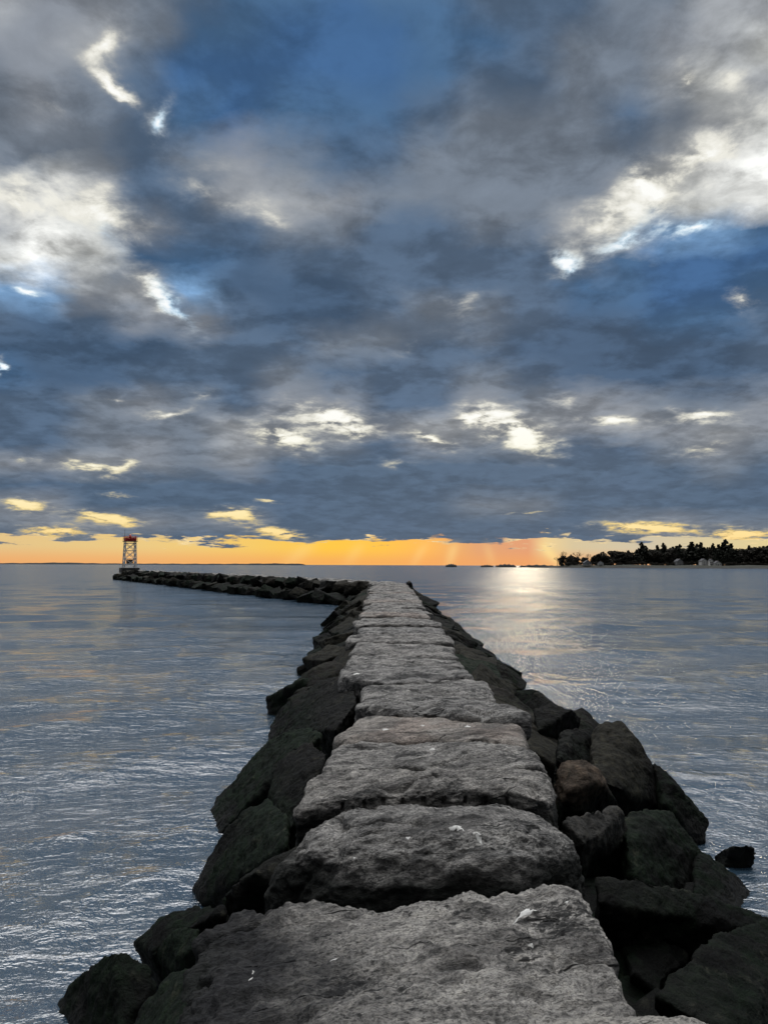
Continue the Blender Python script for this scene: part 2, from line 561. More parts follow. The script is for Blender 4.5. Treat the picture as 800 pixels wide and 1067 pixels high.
def dark_rock(name, top=(0.012, 0.0118, 0.0115), weed=(0.004, 0.0085, 0.0045), base=(0.0036, 0.004, 0.0038), bare_lo=0.75, bare_hi=1.15):
    m, t, pb = new_mat(name)
    tc = t.n('ShaderNodeTexCoord')
    info = t.n('ShaderNodeObjectInfo')
    rnd = info.outputs['Random']
    q = t.vec('ADD', tc.outputs['Object'], t.vec('SCALE', (5.3, 9.1, 2.7), scale=t.math('MULTIPLY', rnd, 9.0)))
    n1 = t.noise(q, 2.3, 6, 0.6, 0.5)
    n2 = t.noise(q, 11.0, 9, 0.68, 0.3)
    n3 = t.noise(q, 60.0, 5, 0.65)
    geo = t.n('ShaderNodeNewGeometry')
    s3 = t.n('ShaderNodeSeparateXYZ')
    t.put(s3.inputs[0], geo.outputs['Position'])
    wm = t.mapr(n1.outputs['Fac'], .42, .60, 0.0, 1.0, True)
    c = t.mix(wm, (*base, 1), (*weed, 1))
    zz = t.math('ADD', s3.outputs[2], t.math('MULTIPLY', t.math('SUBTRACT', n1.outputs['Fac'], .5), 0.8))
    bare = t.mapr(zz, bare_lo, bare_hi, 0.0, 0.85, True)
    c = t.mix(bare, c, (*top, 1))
    n8 = t.noise(q, 5.5, 8, 0.68, 0.4)
    mott = t.mapr(n8.outputs['Fac'], .56, .66, 0.0, .55, True)
    c = t.mix(t.math('MULTIPLY', mott, t.mapr(zz, .25, .8, .12, 1.0, True)), c, (.034, .035, .028, 1))
    c = t.mix(0.8, c, t.ramp(n2.outputs['Fac'], [(.34, (.30, .30, .30)), (.5, (1, 1, 1)), (.66, (2.2, 2.1, 1.95))]), 'MULTIPLY')
    c = t.mix(0.5, c, t.ramp(n3.outputs['Fac'], [(.35, (.5, .5, .5)), (.62, (1.4, 1.4, 1.4))]), 'MULTIPLY')
    t.put(pb.inputs['Base Color'], c)
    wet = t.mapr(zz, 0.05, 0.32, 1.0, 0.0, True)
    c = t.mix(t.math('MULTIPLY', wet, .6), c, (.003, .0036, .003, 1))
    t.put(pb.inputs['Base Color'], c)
    t.put(pb.inputs['Roughness'], t.math('SUBTRACT', t.mapr(n2.outputs['Fac'], .3, .7, .6, .88), t.math('MULTIPLY', wet, .2)))
    t.put(pb.inputs['Specular IOR Level'], t.math('MULTIPLY_ADD', wet, .06, .10))
    h = t.math('ADD', t.math('MULTIPLY', n2.outputs['Fac'], 1.0), t.math('MULTIPLY', n3.outputs['Fac'], .2))
    bp = t.n('ShaderNodeBump')
    bp.inputs['Strength'].default_value = 0.9
    bp.inputs['Distance'].default_value = 0.075
    t.put(bp.inputs['Height'], h)
    t.put(pb.inputs['Normal'], bp.outputs[0])
    return m


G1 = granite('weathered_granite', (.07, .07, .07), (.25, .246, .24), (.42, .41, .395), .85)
G1S = granite('weed_stained_granite', (.07, .07, .07), (.33, .325, .315), (.50, .49, .47), .95, stain=True, tide_shade_hi=1.10)
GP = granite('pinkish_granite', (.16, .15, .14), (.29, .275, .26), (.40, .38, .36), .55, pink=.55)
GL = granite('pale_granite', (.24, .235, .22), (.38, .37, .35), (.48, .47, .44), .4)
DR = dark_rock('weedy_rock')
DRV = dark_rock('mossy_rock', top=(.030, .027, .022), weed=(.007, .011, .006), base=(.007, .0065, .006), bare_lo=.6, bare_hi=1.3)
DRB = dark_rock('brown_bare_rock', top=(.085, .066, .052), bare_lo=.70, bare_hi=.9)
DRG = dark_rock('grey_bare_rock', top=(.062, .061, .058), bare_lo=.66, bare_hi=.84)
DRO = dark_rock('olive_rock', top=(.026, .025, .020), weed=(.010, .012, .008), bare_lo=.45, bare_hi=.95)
DRGREEN = dark_rock('green_weed_rock', top=(.009, .0155, .0095), weed=(.005, .0105, .0055), bare_lo=.3, bare_hi=.9)


# ------------------------------------------------------------------ water
def make_water():
    fr = np.linspace(-R(48), R(48), 430)
    bk = np.linspace(R(48), 2 * math.pi - R(48), 60)[1:-1]
    ang = np.concatenate([fr, bk])
    nr = 760
    rad = 1.2 * (30000 / 1.2) ** (np.linspace(0, 1, nr))
    A, RR = np.meshgrid(ang, rad)
    X = np.sin(A) * RR
    Y = np.cos(A) * RR
    cell = RR * math.log(30000 / 1.2) / nr
    Z = np.zeros_like(X)
    r2 = np.random.default_rng(5)
    # low swell and wind wavelets running in from the open water ahead
    for k in range(90):
        lam = 0.28 * (9.0 / 0.28) ** r2.random()
        th = R(100) + r2.normal() * R(34)
        kx, ky = math.cos(th) * 2 * math.pi / lam, math.sin(th) * 2 * math.pi / lam
        amp = 0.0022 * lam ** 0.80
        fade = np.clip(lam / (3.0 * cell) - 0.6, 0, 1)
        ph = r2.random() * 6.28
        Z += amp * fade * np.sin(kx * X + ky * Y + ph + 0.9 * np.sin(0.21 * kx * Y + ph * 2))
    n_a = len(ang)
    verts = np.stack([X.ravel(), Y.ravel(), Z.ravel()], axis=1)
    ii = np.arange(nr - 1)[:, None] * n_a
    jj = np.arange(n_a)[None, :]
    j2 = (jj + 1) % n_a
    f = np.stack([ii + jj, ii + n_a + jj, ii + n_a + j2, ii + j2], axis=2).reshape(-1, 4)[:, ::-1]
    # closes the hole under the viewer
    me = bpy.data.meshes.new('water')
    verts = np.concatenate([verts, [[0, 0, 0]]])
    nv = len(verts)
    cap = [(nv - 1, (j + 1) % n_a, j) for j in range(n_a)]
    me.from_pydata(verts.tolist(), [], f.tolist() + cap)
    me.polygons.foreach_set('use_smooth', np.ones(len(me.polygons), dtype=bool))
    me.update()
    m, t, pb = new_mat('sea_water')
    geo = t.n('ShaderNodeNewGeometry')
    pos = geo.outputs['Position']
    dist = t.vec('LENGTH', pos)
    a1 = t.vec('MULTIPLY', pos, (0.64, 1.0, 1.0))
    w1 = t.noise(a1, 1.5, 4, 0.6, 0.4)
    w2 = t.noise(a1, 5.2, 4, 0.62, 0.6)
    w3 = t.noise(a1, 19.0, 3, 0.6, 0.3)
    # slicks: long smooth lanes with less ripple
    sl = t.noise(t.vec('MULTIPLY', pos, (0.016, 0.06, 0.0)), 1.0, 4, 0.55, 0.6)
    slick = t.mapr(sl.outputs['Fac'], .40, .60, 0.6, 1.1, True)
    w0 = t.noise(t.vec('MULTIPLY', pos, (0.22, 1.0, 1.0)), 0.22, 4, 0.6, 0.5)
    h = t.math('ADD', t.math('MULTIPLY', w1.outputs['Fac'], 0.085), t.math('MULTIPLY', w0.outputs['Fac'], 0.35))
    h = t.math('ADD', h, t.math('MULTIPLY', w2.outputs['Fac'], t.mapr(dist, 15, 120, 0.066, 0.045)))
    h = t.math('ADD', h, t.math('MULTIPLY', w3.outputs['Fac'], t.mapr(dist, 8, 60, 0.015, 0.008)))
    h = t.math('MULTIPLY', h, slick)
    bp = t.n('ShaderNodeBump')
    bp.inputs['Strength'].default_value = 1.0
    bp.inputs['Distance'].default_value = 1.0
    t.put(bp.inputs['Height'], h)
    t.put(pb.inputs['Normal'], bp.outputs[0])
    pb.inputs['Base Color'].default_value = (0.026, 0.050, 0.076, 1)
    # wavelets too small to model out there spread the reflection
    t.put(pb.inputs['Roughness'], t.mapr(dist, 10, 130, 0.06, 0.19))
    pb.inputs['IOR'].default_value = 2.3
    o = link('water', me, m)
    tag(o, kind='structure')
    return o


make_water()


# ------------------------------------------------------------------ stones
def hull_rock(pts, vox=0.03, seed=0, rough=0.05, detail=1.0, soft=3):
    """angular boulder: hull of the measured corners, softened and weathered"""
    bm = bmesh.new()
    for q in pts: bm.verts.new(q)
    bmesh.ops.convex_hull(bm, input=bm.verts, use_existing_faces=False)
    loose = [v for v in bm.verts if not v.link_faces]
    bmesh.ops.delete(bm, geom=loose, context='VERTS')
    bmesh.ops.triangulate(bm, faces=bm.faces)
    me = bpy.data.meshes.new('boulder')
    bm.to_mesh(me)
    bm.free()
    o = bpy.data.objects.new('tmp', me)
    COL.objects.link(o)
    md = o.modifiers.new('r', 'REMESH')
    md.mode = 'VOXEL'
    md.voxel_size = vox
    ms = o.modifiers.new('s', 'SMOOTH')
    ms.factor = 0.5
    ms.iterations = soft
    dg = bpy.context.evaluated_depsgraph_get()
    dg.update()
    out = bpy.data.meshes.new_from_object(o.evaluated_get(dg))
    bpy.data.objects.remove(o)
    bpy.data.meshes.remove(me)
    out.name = 'boulder'
    out.polygons.foreach_set('use_smooth', np.ones(len(out.polygons), dtype=bool))
    out.update()
    co, nn = get_co(out), get_nrm(out)
    s = seed * 13.7
    d = rough * fbm(co * 1.6 + s, 3) + rough * .6 * ridged(co * 2.7 + s, 3) * .5
    st = fbm(co * np.array([1.1, 1.1, 1.9]) + s + 9, 3)
    d += rough * .6 * (np.tanh(10 * (st - .12)) - np.tanh(10 * (st + .3))) * .5
    d += detail * (0.008 * fbm(co * 11 + s, 4, .6))
    set_co(out, co + nn * d[:, None])
    return out


def lattice(na, nb, nc):
    idx, pts = {}, []

    def v(i, j, k):
        key = (i, j, k)
        if key not in idx:
            idx[key] = len(pts)
            pts.append((2 * i / na - 1, 2 * j / nb - 1, 2 * k / nc - 1))
        return idx[key]
    F = []
    for i in range(na):
        for j in range(nb):
            F.append((v(i, j, nc), v(i + 1, j, nc), v(i + 1, j + 1, nc), v(i, j + 1, nc)))
            F.append((v(i, j, 0), v(i, j + 1, 0), v(i + 1, j + 1, 0), v(i + 1, j, 0)))
    for i in range(na):
        for k in range(nc):
            F.append((v(i, 0, k), v(i + 1, 0, k), v(i + 1, 0, k + 1), v(i, 0, k + 1)))
            F.append((v(i, nb, k), v(i, nb, k + 1), v(i + 1, nb, k + 1), v(i + 1, nb, k)))
    for j in range(nb):
        for k in range(nc):
            F.append((v(0, j, k), v(0, j, k + 1), v(0, j + 1, k + 1), v(0, j + 1, k)))
            F.append((v(na, j, k), v(na, j + 1, k), v(na, j + 1, k + 1), v(na, j, k + 1)))
    return np.array(pts), F


def polyline(P, s):
    P = np.array([tuple(q) for q in P])
    L = np.concatenate([[0], np.cumsum(np.linalg.norm(np.diff(P[:, :2], axis=0), axis=1))])
    L /= L[-1]
    return np.stack([np.interp(s, L, P[:, c]) for c in range(3)], axis=1)


def capstone(near, far, thick=.6, n=8, crown=.03, res=(110, 70, 26), seed=0, rough=1.0, gap=.010, holes=None, flare=0.0, crack=.05, big=1.0):
    """slab whose top runs between two measured edges"""
    P, F = lattice(*res)
    q = P / (np.sum(np.abs(P) ** n, axis=1) ** (1 / n))[:, None]
    sa, sb = (q[:, 0] + 1) / 2, (q[:, 1] + 1) / 2
    A = polyline(near, sa)
    B = polyline(far, sa)
    gl = np.maximum(np.linalg.norm(B - A, axis=1), .05)
    t = sb * (1 - 2 * gap / gl) + gap / gl
    V = A * (1 - t)[:, None] + B * t[:, None]
    V[:, 2] += -(1 - q[:, 2]) / 2 * thick + crown * (1 - q[:, 0] ** 2) * (1 - q[:, 1] ** 2)
    if flare:
        dn = np.clip((1 - q[:, 2]) / 2, 0, 1)
        V[:, 1] -= flare * dn * np.clip(-q[:, 1], 0, 1)
    me = mesh_from('capstone', V, F)
    nn = get_nrm(me)
    s = seed * 9.1 + 3
    an = V * np.array([.7, 1.2, 1.5])
    d = big * .030 * fbm(V * 1.3 + s, 3) + big * .030 * rough * ridged(an * 2.2 + s, 3) * .5 + rough * .020 * fbm(an * 7 + s, 4, .62)
    # broken steps where the bed of the stone has spalled
    st = fbm(V * np.array([.8, 1.3, 1.0]) + s + 40, 3)
    d += rough * .030 * (np.tanh(9 * (st - .1)) - np.tanh(9 * (st + .35))) * .5
    d += rough * .006 * fbm(V * 26 + s, 3, .6)
    # splits along the bed, running across the walk
    cq = V * np.array([.55, 2.1, 1.0]) + s + 11
    cr_ = fbm(cq + .25 * np.stack([pnoise(V * 3 + 5)] * 3, axis=1), 2)
    where = np.clip(pnoise(V * np.array([.9, 1.2, .5]) + s + 71) * 4, 0, 1)
    d -= crack * np.exp(-(cr_ / .045) ** 2) * where
    V2 = V + nn * d[:, None]
    if holes is not None:
        zt = A[:, 2]
        for (hx, hy) in holes:
            r = np.hypot(V[:, 0] - hx, 0)
            jz, jr = random.uniform(-.03, .012), random.uniform(.010, .017)
            m = (q[:, 1] < -.55) & (V[:, 2] > zt - .085 + jz) & (V[:, 2] < zt - .035) & (r < jr)
            V2[m, 1] += random.uniform(.025, .045)
    set_co(me, V2)
    return me


def recentre(me):
    co = get_co(me)
    c = np.array([(co[:, 0].min() + co[:, 0].max()) / 2, (co[:, 1].min() + co[:, 1].max()) / 2, co[:, 2].min()])
    set_co(me, co - c)
    return Vector(c)


ORD = ['first', 'second', 'third', 'fourth', 'fifth', 'sixth', 'seventh', 'eighth', 'ninth', 'tenth', 'eleventh', 'twelfth', 'thirteenth',
       'fourteenth', 'fifteenth', 'sixteenth', 'seventeenth', 'eighteenth', 'nineteenth', 'twentieth', 'twenty-first', 'twenty-second',
       'twenty-third', 'twenty-fourth', 'twenty-fifth', 'twenty-sixth', 'twenty-seventh', 'twenty-eighth', 'twenty-ninth', 'thirtieth',
       'thirty-first', 'thirty-second', 'thirty-third', 'thirty-fourth', 'thirty-fifth', 'thirty-sixth', 'thirty-seventh', 'thirty-eighth',
       'thirty-ninth', 'fortieth', 'forty-first', 'forty-second', 'forty-third', 'forty-fourth', 'forty-fifth']
CAPG = 'granite capstones of the breakwater walkway'
Z = at_z


def pl(z, *pts):
    return [at_z(x, y, (z if len(c) == 0 else c[0])) for (x, y, *c) in pts]


CAPS = []


def add_cap(me, mat, label, group=CAPG):
    c = recentre(me)
    o = link('capstone', me, mat, loc=c)
    tag(o, label, 'capstone', group)
    CAPS.append(o)
    return o


# near stones, measured one by one (near edge, far edge)
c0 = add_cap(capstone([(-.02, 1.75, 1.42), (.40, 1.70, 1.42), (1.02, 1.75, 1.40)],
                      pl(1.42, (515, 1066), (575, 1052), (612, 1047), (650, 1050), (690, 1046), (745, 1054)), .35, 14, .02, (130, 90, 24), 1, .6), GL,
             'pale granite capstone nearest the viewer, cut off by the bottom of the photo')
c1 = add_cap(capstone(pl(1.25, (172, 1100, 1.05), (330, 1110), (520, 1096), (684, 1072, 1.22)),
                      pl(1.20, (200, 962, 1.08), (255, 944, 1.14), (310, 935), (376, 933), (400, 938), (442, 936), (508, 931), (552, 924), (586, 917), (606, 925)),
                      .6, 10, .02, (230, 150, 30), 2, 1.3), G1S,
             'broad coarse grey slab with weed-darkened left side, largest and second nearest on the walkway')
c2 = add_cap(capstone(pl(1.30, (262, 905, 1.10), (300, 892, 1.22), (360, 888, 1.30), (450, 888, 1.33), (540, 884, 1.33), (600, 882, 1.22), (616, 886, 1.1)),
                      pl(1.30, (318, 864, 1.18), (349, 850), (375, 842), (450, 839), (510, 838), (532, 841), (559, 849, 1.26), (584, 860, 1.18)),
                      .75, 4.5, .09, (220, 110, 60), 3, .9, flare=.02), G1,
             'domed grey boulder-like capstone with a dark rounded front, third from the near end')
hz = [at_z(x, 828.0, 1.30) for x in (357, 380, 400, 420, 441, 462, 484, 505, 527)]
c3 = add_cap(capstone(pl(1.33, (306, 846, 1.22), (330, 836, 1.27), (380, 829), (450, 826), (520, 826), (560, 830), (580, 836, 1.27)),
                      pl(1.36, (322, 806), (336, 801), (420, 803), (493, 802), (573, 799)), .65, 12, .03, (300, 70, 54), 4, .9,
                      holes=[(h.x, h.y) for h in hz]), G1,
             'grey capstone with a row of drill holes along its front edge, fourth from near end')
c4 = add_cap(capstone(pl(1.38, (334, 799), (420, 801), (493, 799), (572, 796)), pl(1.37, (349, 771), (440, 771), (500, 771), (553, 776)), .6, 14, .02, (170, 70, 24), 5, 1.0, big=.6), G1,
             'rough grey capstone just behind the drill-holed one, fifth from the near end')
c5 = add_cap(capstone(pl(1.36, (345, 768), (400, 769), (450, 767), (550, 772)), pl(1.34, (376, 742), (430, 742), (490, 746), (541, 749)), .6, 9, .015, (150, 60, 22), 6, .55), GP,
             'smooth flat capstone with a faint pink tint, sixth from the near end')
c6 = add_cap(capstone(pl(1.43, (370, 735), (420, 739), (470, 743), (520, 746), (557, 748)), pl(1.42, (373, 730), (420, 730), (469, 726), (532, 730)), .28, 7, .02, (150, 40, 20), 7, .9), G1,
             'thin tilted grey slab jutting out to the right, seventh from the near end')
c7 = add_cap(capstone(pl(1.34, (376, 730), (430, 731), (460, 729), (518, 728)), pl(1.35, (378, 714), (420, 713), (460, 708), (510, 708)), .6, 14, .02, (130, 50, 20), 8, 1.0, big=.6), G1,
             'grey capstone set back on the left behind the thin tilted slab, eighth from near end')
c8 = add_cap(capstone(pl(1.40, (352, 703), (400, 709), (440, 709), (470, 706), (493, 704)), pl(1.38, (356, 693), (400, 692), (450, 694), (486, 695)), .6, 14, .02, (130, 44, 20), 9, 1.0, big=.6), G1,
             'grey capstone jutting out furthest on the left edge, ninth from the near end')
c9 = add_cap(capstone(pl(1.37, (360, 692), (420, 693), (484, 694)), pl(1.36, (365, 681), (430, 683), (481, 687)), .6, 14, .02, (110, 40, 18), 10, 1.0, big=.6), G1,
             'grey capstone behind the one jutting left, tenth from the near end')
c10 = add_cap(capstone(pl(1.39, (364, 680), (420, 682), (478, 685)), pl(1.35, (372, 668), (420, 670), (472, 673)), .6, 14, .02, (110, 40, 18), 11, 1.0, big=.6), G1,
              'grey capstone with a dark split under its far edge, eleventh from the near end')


def crest(d):
    return 1.33 + .36 * min(1, max(0, (d - 15) / 41))


d = 17.35
k = 11
while d < 56.5:
    ln = random.uniform(1.15, 1.95)
    z = crest(d) + random.uniform(-.05, .05)
    xl = -.66 - .12 * random.random() + .12 * math.sin(d * 1.7)
    xr = 1.46 + .16 * random.random() + (.1 if d > 40 else 0)
    sk = random.uniform(-.28, .28)
    e = lambda y, s: [(xl + random.uniform(-.1, .1), y - s * .5, z - .02), (.1, y + random.uniform(-.1, .1), z + random.uniform(-.02, .02)), (.9, y + random.uniform(-.08, .08), z), (xr + random.uniform(-.1, .1), y + s * .5, z - .02)]
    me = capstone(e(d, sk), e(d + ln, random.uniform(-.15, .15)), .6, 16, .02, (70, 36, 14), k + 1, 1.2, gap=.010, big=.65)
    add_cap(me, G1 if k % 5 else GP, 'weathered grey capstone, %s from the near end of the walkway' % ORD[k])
    d += ln
    k += 1
N_STRAIGHT = k

# the run beyond the bend, seen from the side
BEND, TIP = Vector((.4, 56.8, 0)), Vector((-49.0, 152.0, 0))
FD = (TIP - BEND).normalized()
FN = Vector((-FD.y, FD.x, 0))           # to the left, the harbour side that faces the viewer
if FN.y > 0: FN = -FN
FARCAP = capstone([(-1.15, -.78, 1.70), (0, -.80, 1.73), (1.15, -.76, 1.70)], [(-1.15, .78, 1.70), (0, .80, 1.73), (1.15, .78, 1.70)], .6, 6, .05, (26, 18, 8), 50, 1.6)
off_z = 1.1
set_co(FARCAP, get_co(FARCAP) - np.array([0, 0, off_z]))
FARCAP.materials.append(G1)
LEN = (TIP - BEND).length
s = .7
while s < LEN - 3.0:
    p_ = BEND + FD * s
    o = bpy.data.objects.new('capstone', FARCAP)
    COL.objects.link(o)
    o.location = (p_.x, p_.y, off_z + random.uniform(-.12, .10))
    o.rotation_euler = (random.uniform(-.03, .03), random.uniform(-.04, .04), math.atan2(FD.y, FD.x) - math.pi / 2 + (math.pi if random.random() < .5 else 0))
    sc = random.uniform(.95, 1.08)
    o.scale = (sc, 1.0, 1.0)
    tag(o, 'dark capstone edge on the breakwater crest between the bend and the light tower', 'capstone', 'capstones of the far run beyond the bend')
    s += 1.62

# rubble heart of the breakwater, seen only through the gaps
def rubble():
    prof = [(-2.2, -.6), (-1.75, -.05), (-1.3, .25), (-.8, .55), (-.3, .62), (.3, .62), (.9, .60), (1.5, .40), (2.2, 0.18), (2.8, -.2), (3.2, -.6)]
    xs_ = np.linspace(0, len(prof) - 1, 40)
    prof = [(float(np.interp(q, range(len(prof)), [a[0] for a in prof])), float(np.interp(q, range(len(prof)), [a[1] for a in prof]))) for q in xs_]
    path = [Vector((.45, -3, 0)), Vector((.45, 20, 0)), Vector((.45, 40, 0)), BEND.copy(), TIP.copy()]
    pts, seg = [], []
    for a, b in zip(path[:-1], path[1:]):
        n = max(2, int((b - a).length / (.16 if a.y < 20 else .6)))
        for i in range(n):
            pts.append(a.lerp(b, i / n))
    pts.append(path[-1])
    V, F = [], []
    for i, q in enumerate(pts):
        t_ = (pts[min(i + 1, len(pts) - 1)] - pts[max(i - 1, 0)]).normalized()
        nr_ = Vector((t_.y, -t_.x, 0))
        up = (crest(q.y) - 1.33) if q.y < 57 else .36
        for (x, z) in prof:
            V.append((q.x + nr_.x * x, q.y + nr_.y * x, z + (up if z > 0 else 0)))
    m_ = len(prof)
    for i in range(len(pts) - 1):
        for j in range(m_ - 1):
            F.append((i * m_ + j, i * m_ + j + 1, (i + 1) * m_ + j + 1, (i + 1) * m_ + j))
    F.append(tuple(range(m_)))
    F.append(tuple((len(pts) - 1) * m_ + j for j in range(m_))[::-1])
    V = np.array(V)
    V += np.stack([.16 * fbm(V * 2.4 + c * 7.7, 4) for c in range(3)], axis=1)
    V[:, 2] += .18 * (ridged(V * 1.6 + 3, 3) - 1.2)
    me = mesh_from('rubble', V, F)
    o = link('rubble', me, DR)
    tag(o, 'dark packed rubble in the heart of the breakwater under its capstones', 'rubble', kind='stuff')


rubble()

# boulders measured one by one: corners (x, y on the photo, height above the water), then label and look
NEAR = [
    # right flank
    ([(556, 738, 1.1), (575, 733, 1.15), (597, 739, 1.1), (606, 747, .95), (604, 759, .8), (585, 764, .8), (560, 762, .9)], DR, 'black squarish boulder beside the right tip of the thin tilted slab'),
    ([(583, 762, 1.0), (600, 757, 1.05), (620, 760, .95), (622, 790, .7), (600, 800, .75), (580, 792, .9)], DR, 'dark brownish boulder wedged between the walkway and the tall leaning slab'),
    ([(579, 801, 1.02), (586, 792, 1.1), (604, 790, 1.12), (617, 796, 1.05), (625, 812, .95), (612, 819, .92), (592, 823, .9), (645, 838, .55), (625, 852, .5), (592, 845, .6)], DRB, 'small boulder with a bare brown top right of the drill-holed capstone'),
    ([(618, 760, 1.0), (632, 752, 1.12), (648, 752, 1.10), (660, 764, 1.0), (671, 783, .8), (684, 802, .62), (692, 828, .38), (694, 842, .25), (682, 850, .2), (668, 838, .42), (646, 822, .7), (626, 814, .8), (616, 791, .9)], DRO, 'tall leaning olive-brown slab, highest boulder on the right flank'),
    ([(680, 794, .72), (690, 801, .66), (703, 817, .55), (720, 832, .35), (738, 856, .12), (737, 878, -.05), (724, 880, -.05), (708, 852, .15), (692, 838, .4)], DR, 'jagged black boulder at the water behind the tall leaning slab'),
    ([(586, 856, 1.0), (610, 845, 1.02), (641, 839, .95), (647, 843, .92), (630, 866, .86), (610, 880, .86), (656, 902, .3), (622, 905, .4)], DRG, 'flat-topped grey boulder right of the domed capstone'),
    ([(647, 849, .75), (680, 852, .68), (696, 842, .66), (710, 860, .55), (729, 882, .35), (737, 904, .12), (727, 938, .0), (696, 930, .25), (660, 914, .5), (652, 878, .7)], DRGREEN, 'big smooth dark green boulder below the tall leaning slab'),
    ([(727, 886, .35), (748, 897, .24), (767, 911, .12), (783, 927, .0), (790, 937, -.08), (781, 949, -.08), (762, 956, .0), (735, 946, .12), (722, 932, .25)], DR, 'pitted black boulder sloping into the water beside the big green one'),
    ([(742, 889, .0), (760, 882, .16), (780, 879, .20), (789, 881, .17), (791, 892, .05), (785, 901, -.05), (774, 903, -.05), (758, 896, .0)], DR, 'small black rock lying alone in the water off the right flank'),
    ([(620, 916, .98), (640, 911, 1.0), (662, 912, .98), (690, 922, .90), (722, 937, .80), (748, 948, .72), (810, 956, .55), (820, 975, .5), (748, 972, .55), (704, 961, .72), (664, 948, .85), (624, 941, .9)], DR, 'long dark slab with an undercut edge right of the coarse nearest slab'),
    ([(744, 972, .80), (800, 955, .66), (840, 962, .55), (850, 1100, .4), (762, 1085, .80), (728, 1040, .84), (682, 1036, .88), (722, 992, .86)], DR, 'large smooth dark boulder filling the bottom right corner'),
    ([(645, 968, .62), (686, 982, .60), (724, 984, .5), (712, 1010, .4), (686, 1030, .5), (656, 1012, .6)], DR, 'small dark boulder in shadow under the undercut slab'),
    # left flank
    ([(202, 925, .02), (219, 900, .22), (234, 868, .45), (255, 844, .68), (280, 831, .85), (298, 846, .98), (300, 880, .95), (279, 890, .75), (249, 905, .5), (225, 930, .2), (206, 945, -.05), (200, 938, -.05)], DRGREEN, 'green weed-covered slab leaning on the left flank beside the domed capstone'),
    ([(225, 832, .12), (252, 802, .45), (279, 775, .75), (300, 760, .98), (327, 756, 1.1), (334, 768, 1.1), (306, 784, .92), (285, 798, .72), (279, 822, .55), (255, 840, .35), (237, 858, .12), (218, 880, -.08), (214, 864, -.05)], DRGREEN, 'long green slab running down to the water on the left flank, beyond the leaning one'),
    ([(282, 797, .92), (306, 778, 1.08), (322, 774, 1.16), (341, 783, 1.2), (336, 797, 1.15), (320, 800, 1.05), (318, 816, .9), (310, 834, .8), (298, 872, .7), (279, 828, .75)], DR, 'black overhanging block on the left flank beside the drill-holed capstone'),
    ([(283, 756, .2), (291, 739, .42), (324, 714, .92), (348, 705, 1.15), (368, 708, 1.25), (371, 732, 1.2), (350, 760, 1.05), (324, 762, .8), (300, 763, .5), (280, 772, .1)], DR, 'wide dark boulder on the left flank beside the pink-tinted capstone'),
    ([(58, 1058, -.05), (69, 1033, .1), (86, 1013, .3), (108, 1004, .42), (116, 991, .55), (134, 991, .58), (158, 1007, .5), (160, 1024, .45), (143, 1044, .4), (128, 1080, .3), (60, 1090, -.1)], DRGREEN, 'rounded dark green boulder at the bottom left in the water'),
    ([(156, 991, .68), (170, 974, .80), (196, 963, .92), (208, 966, .95), (204, 985, .92), (183, 1005, .75), (161, 1009, .62)], DRGREEN, 'small green boulder against the left edge of the coarse nearest slab'),
    ([(147, 1050, .6), (176, 1016, .8), (193, 1009, .9), (200, 1025, .95), (192, 1058, .95), (182, 1085, .9), (124, 1085, .5)], DRGREEN, 'sloping dark rock between the bottom left boulder and the coarse nearest slab'),
    ([(139, 983, .25), (170, 957, .42), (202, 944, .55), (234, 940, .72), (232, 950, .75), (196, 966, .6), (157, 990, .4)], DR, 'narrow black ledge at the waterline left of the coarse nearest slab'),
    ([(232, 938, .7), (240, 925, .85), (262, 908, 1.0), (290, 890, 1.05), (312, 880, 1.05), (320, 900, 1.0), (290, 925, .9), (250, 943, .75)], DR, 'dark rock tucked under the left shoulder of the domed capstone'),
]
BG = 'boulders on the flanks of the breakwater'
for i, (pts, mat, lab) in enumerate(NEAR):
    P_ = [at_z(x, y, z) for x, y, z in pts]
    lo = Vector((sum(q.x for q in P_) / len(P_), sum(q.y for q in P_) / len(P_), 0))
    hid = []
    for q in P_:                                   # the buried underside, set back from the seen face
        b_ = lo.lerp(q, .72)
        hid.append((b_.x + (0.12 if lo.x < 0 else -.12), b_.y + .18, min(q.z - .55, -.15 if q.z < .5 else .1)))
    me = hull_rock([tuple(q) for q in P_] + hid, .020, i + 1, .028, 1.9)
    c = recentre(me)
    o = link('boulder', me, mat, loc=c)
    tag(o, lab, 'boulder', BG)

# the other boulders: six weathered shapes, set along the flanks
PROTO = []
for k in range(10):
    pts = []
    for cx_ in (-1, 1):
        for cy_ in (-1, 1):
            for cz_ in (-1, 1):
                v = np.array([cx_ * .66, cy_ * .95, cz_ * .42]) * rng.uniform(.70, 1.08, 3)
                pts.append(v)
    for j in range(3):
        v = rng.normal(size=3)
        pts.append(v / np.linalg.norm(v) * np.array([.78, 1.05, .55]))
    me = hull_rock(pts, .035, 60 + k, .040, 1.5, 3)
    PROTO.append(me)
    me.materials.append([DR, DRO, DRGREEN, DR, DRV][k % 5])


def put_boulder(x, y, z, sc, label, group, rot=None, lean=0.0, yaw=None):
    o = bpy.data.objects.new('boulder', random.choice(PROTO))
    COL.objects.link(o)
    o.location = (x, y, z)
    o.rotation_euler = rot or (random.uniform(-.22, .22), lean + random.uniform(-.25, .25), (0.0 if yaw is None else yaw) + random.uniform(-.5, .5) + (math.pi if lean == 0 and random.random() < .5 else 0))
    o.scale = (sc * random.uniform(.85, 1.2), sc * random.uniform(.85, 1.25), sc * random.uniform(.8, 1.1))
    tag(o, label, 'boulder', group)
    return o


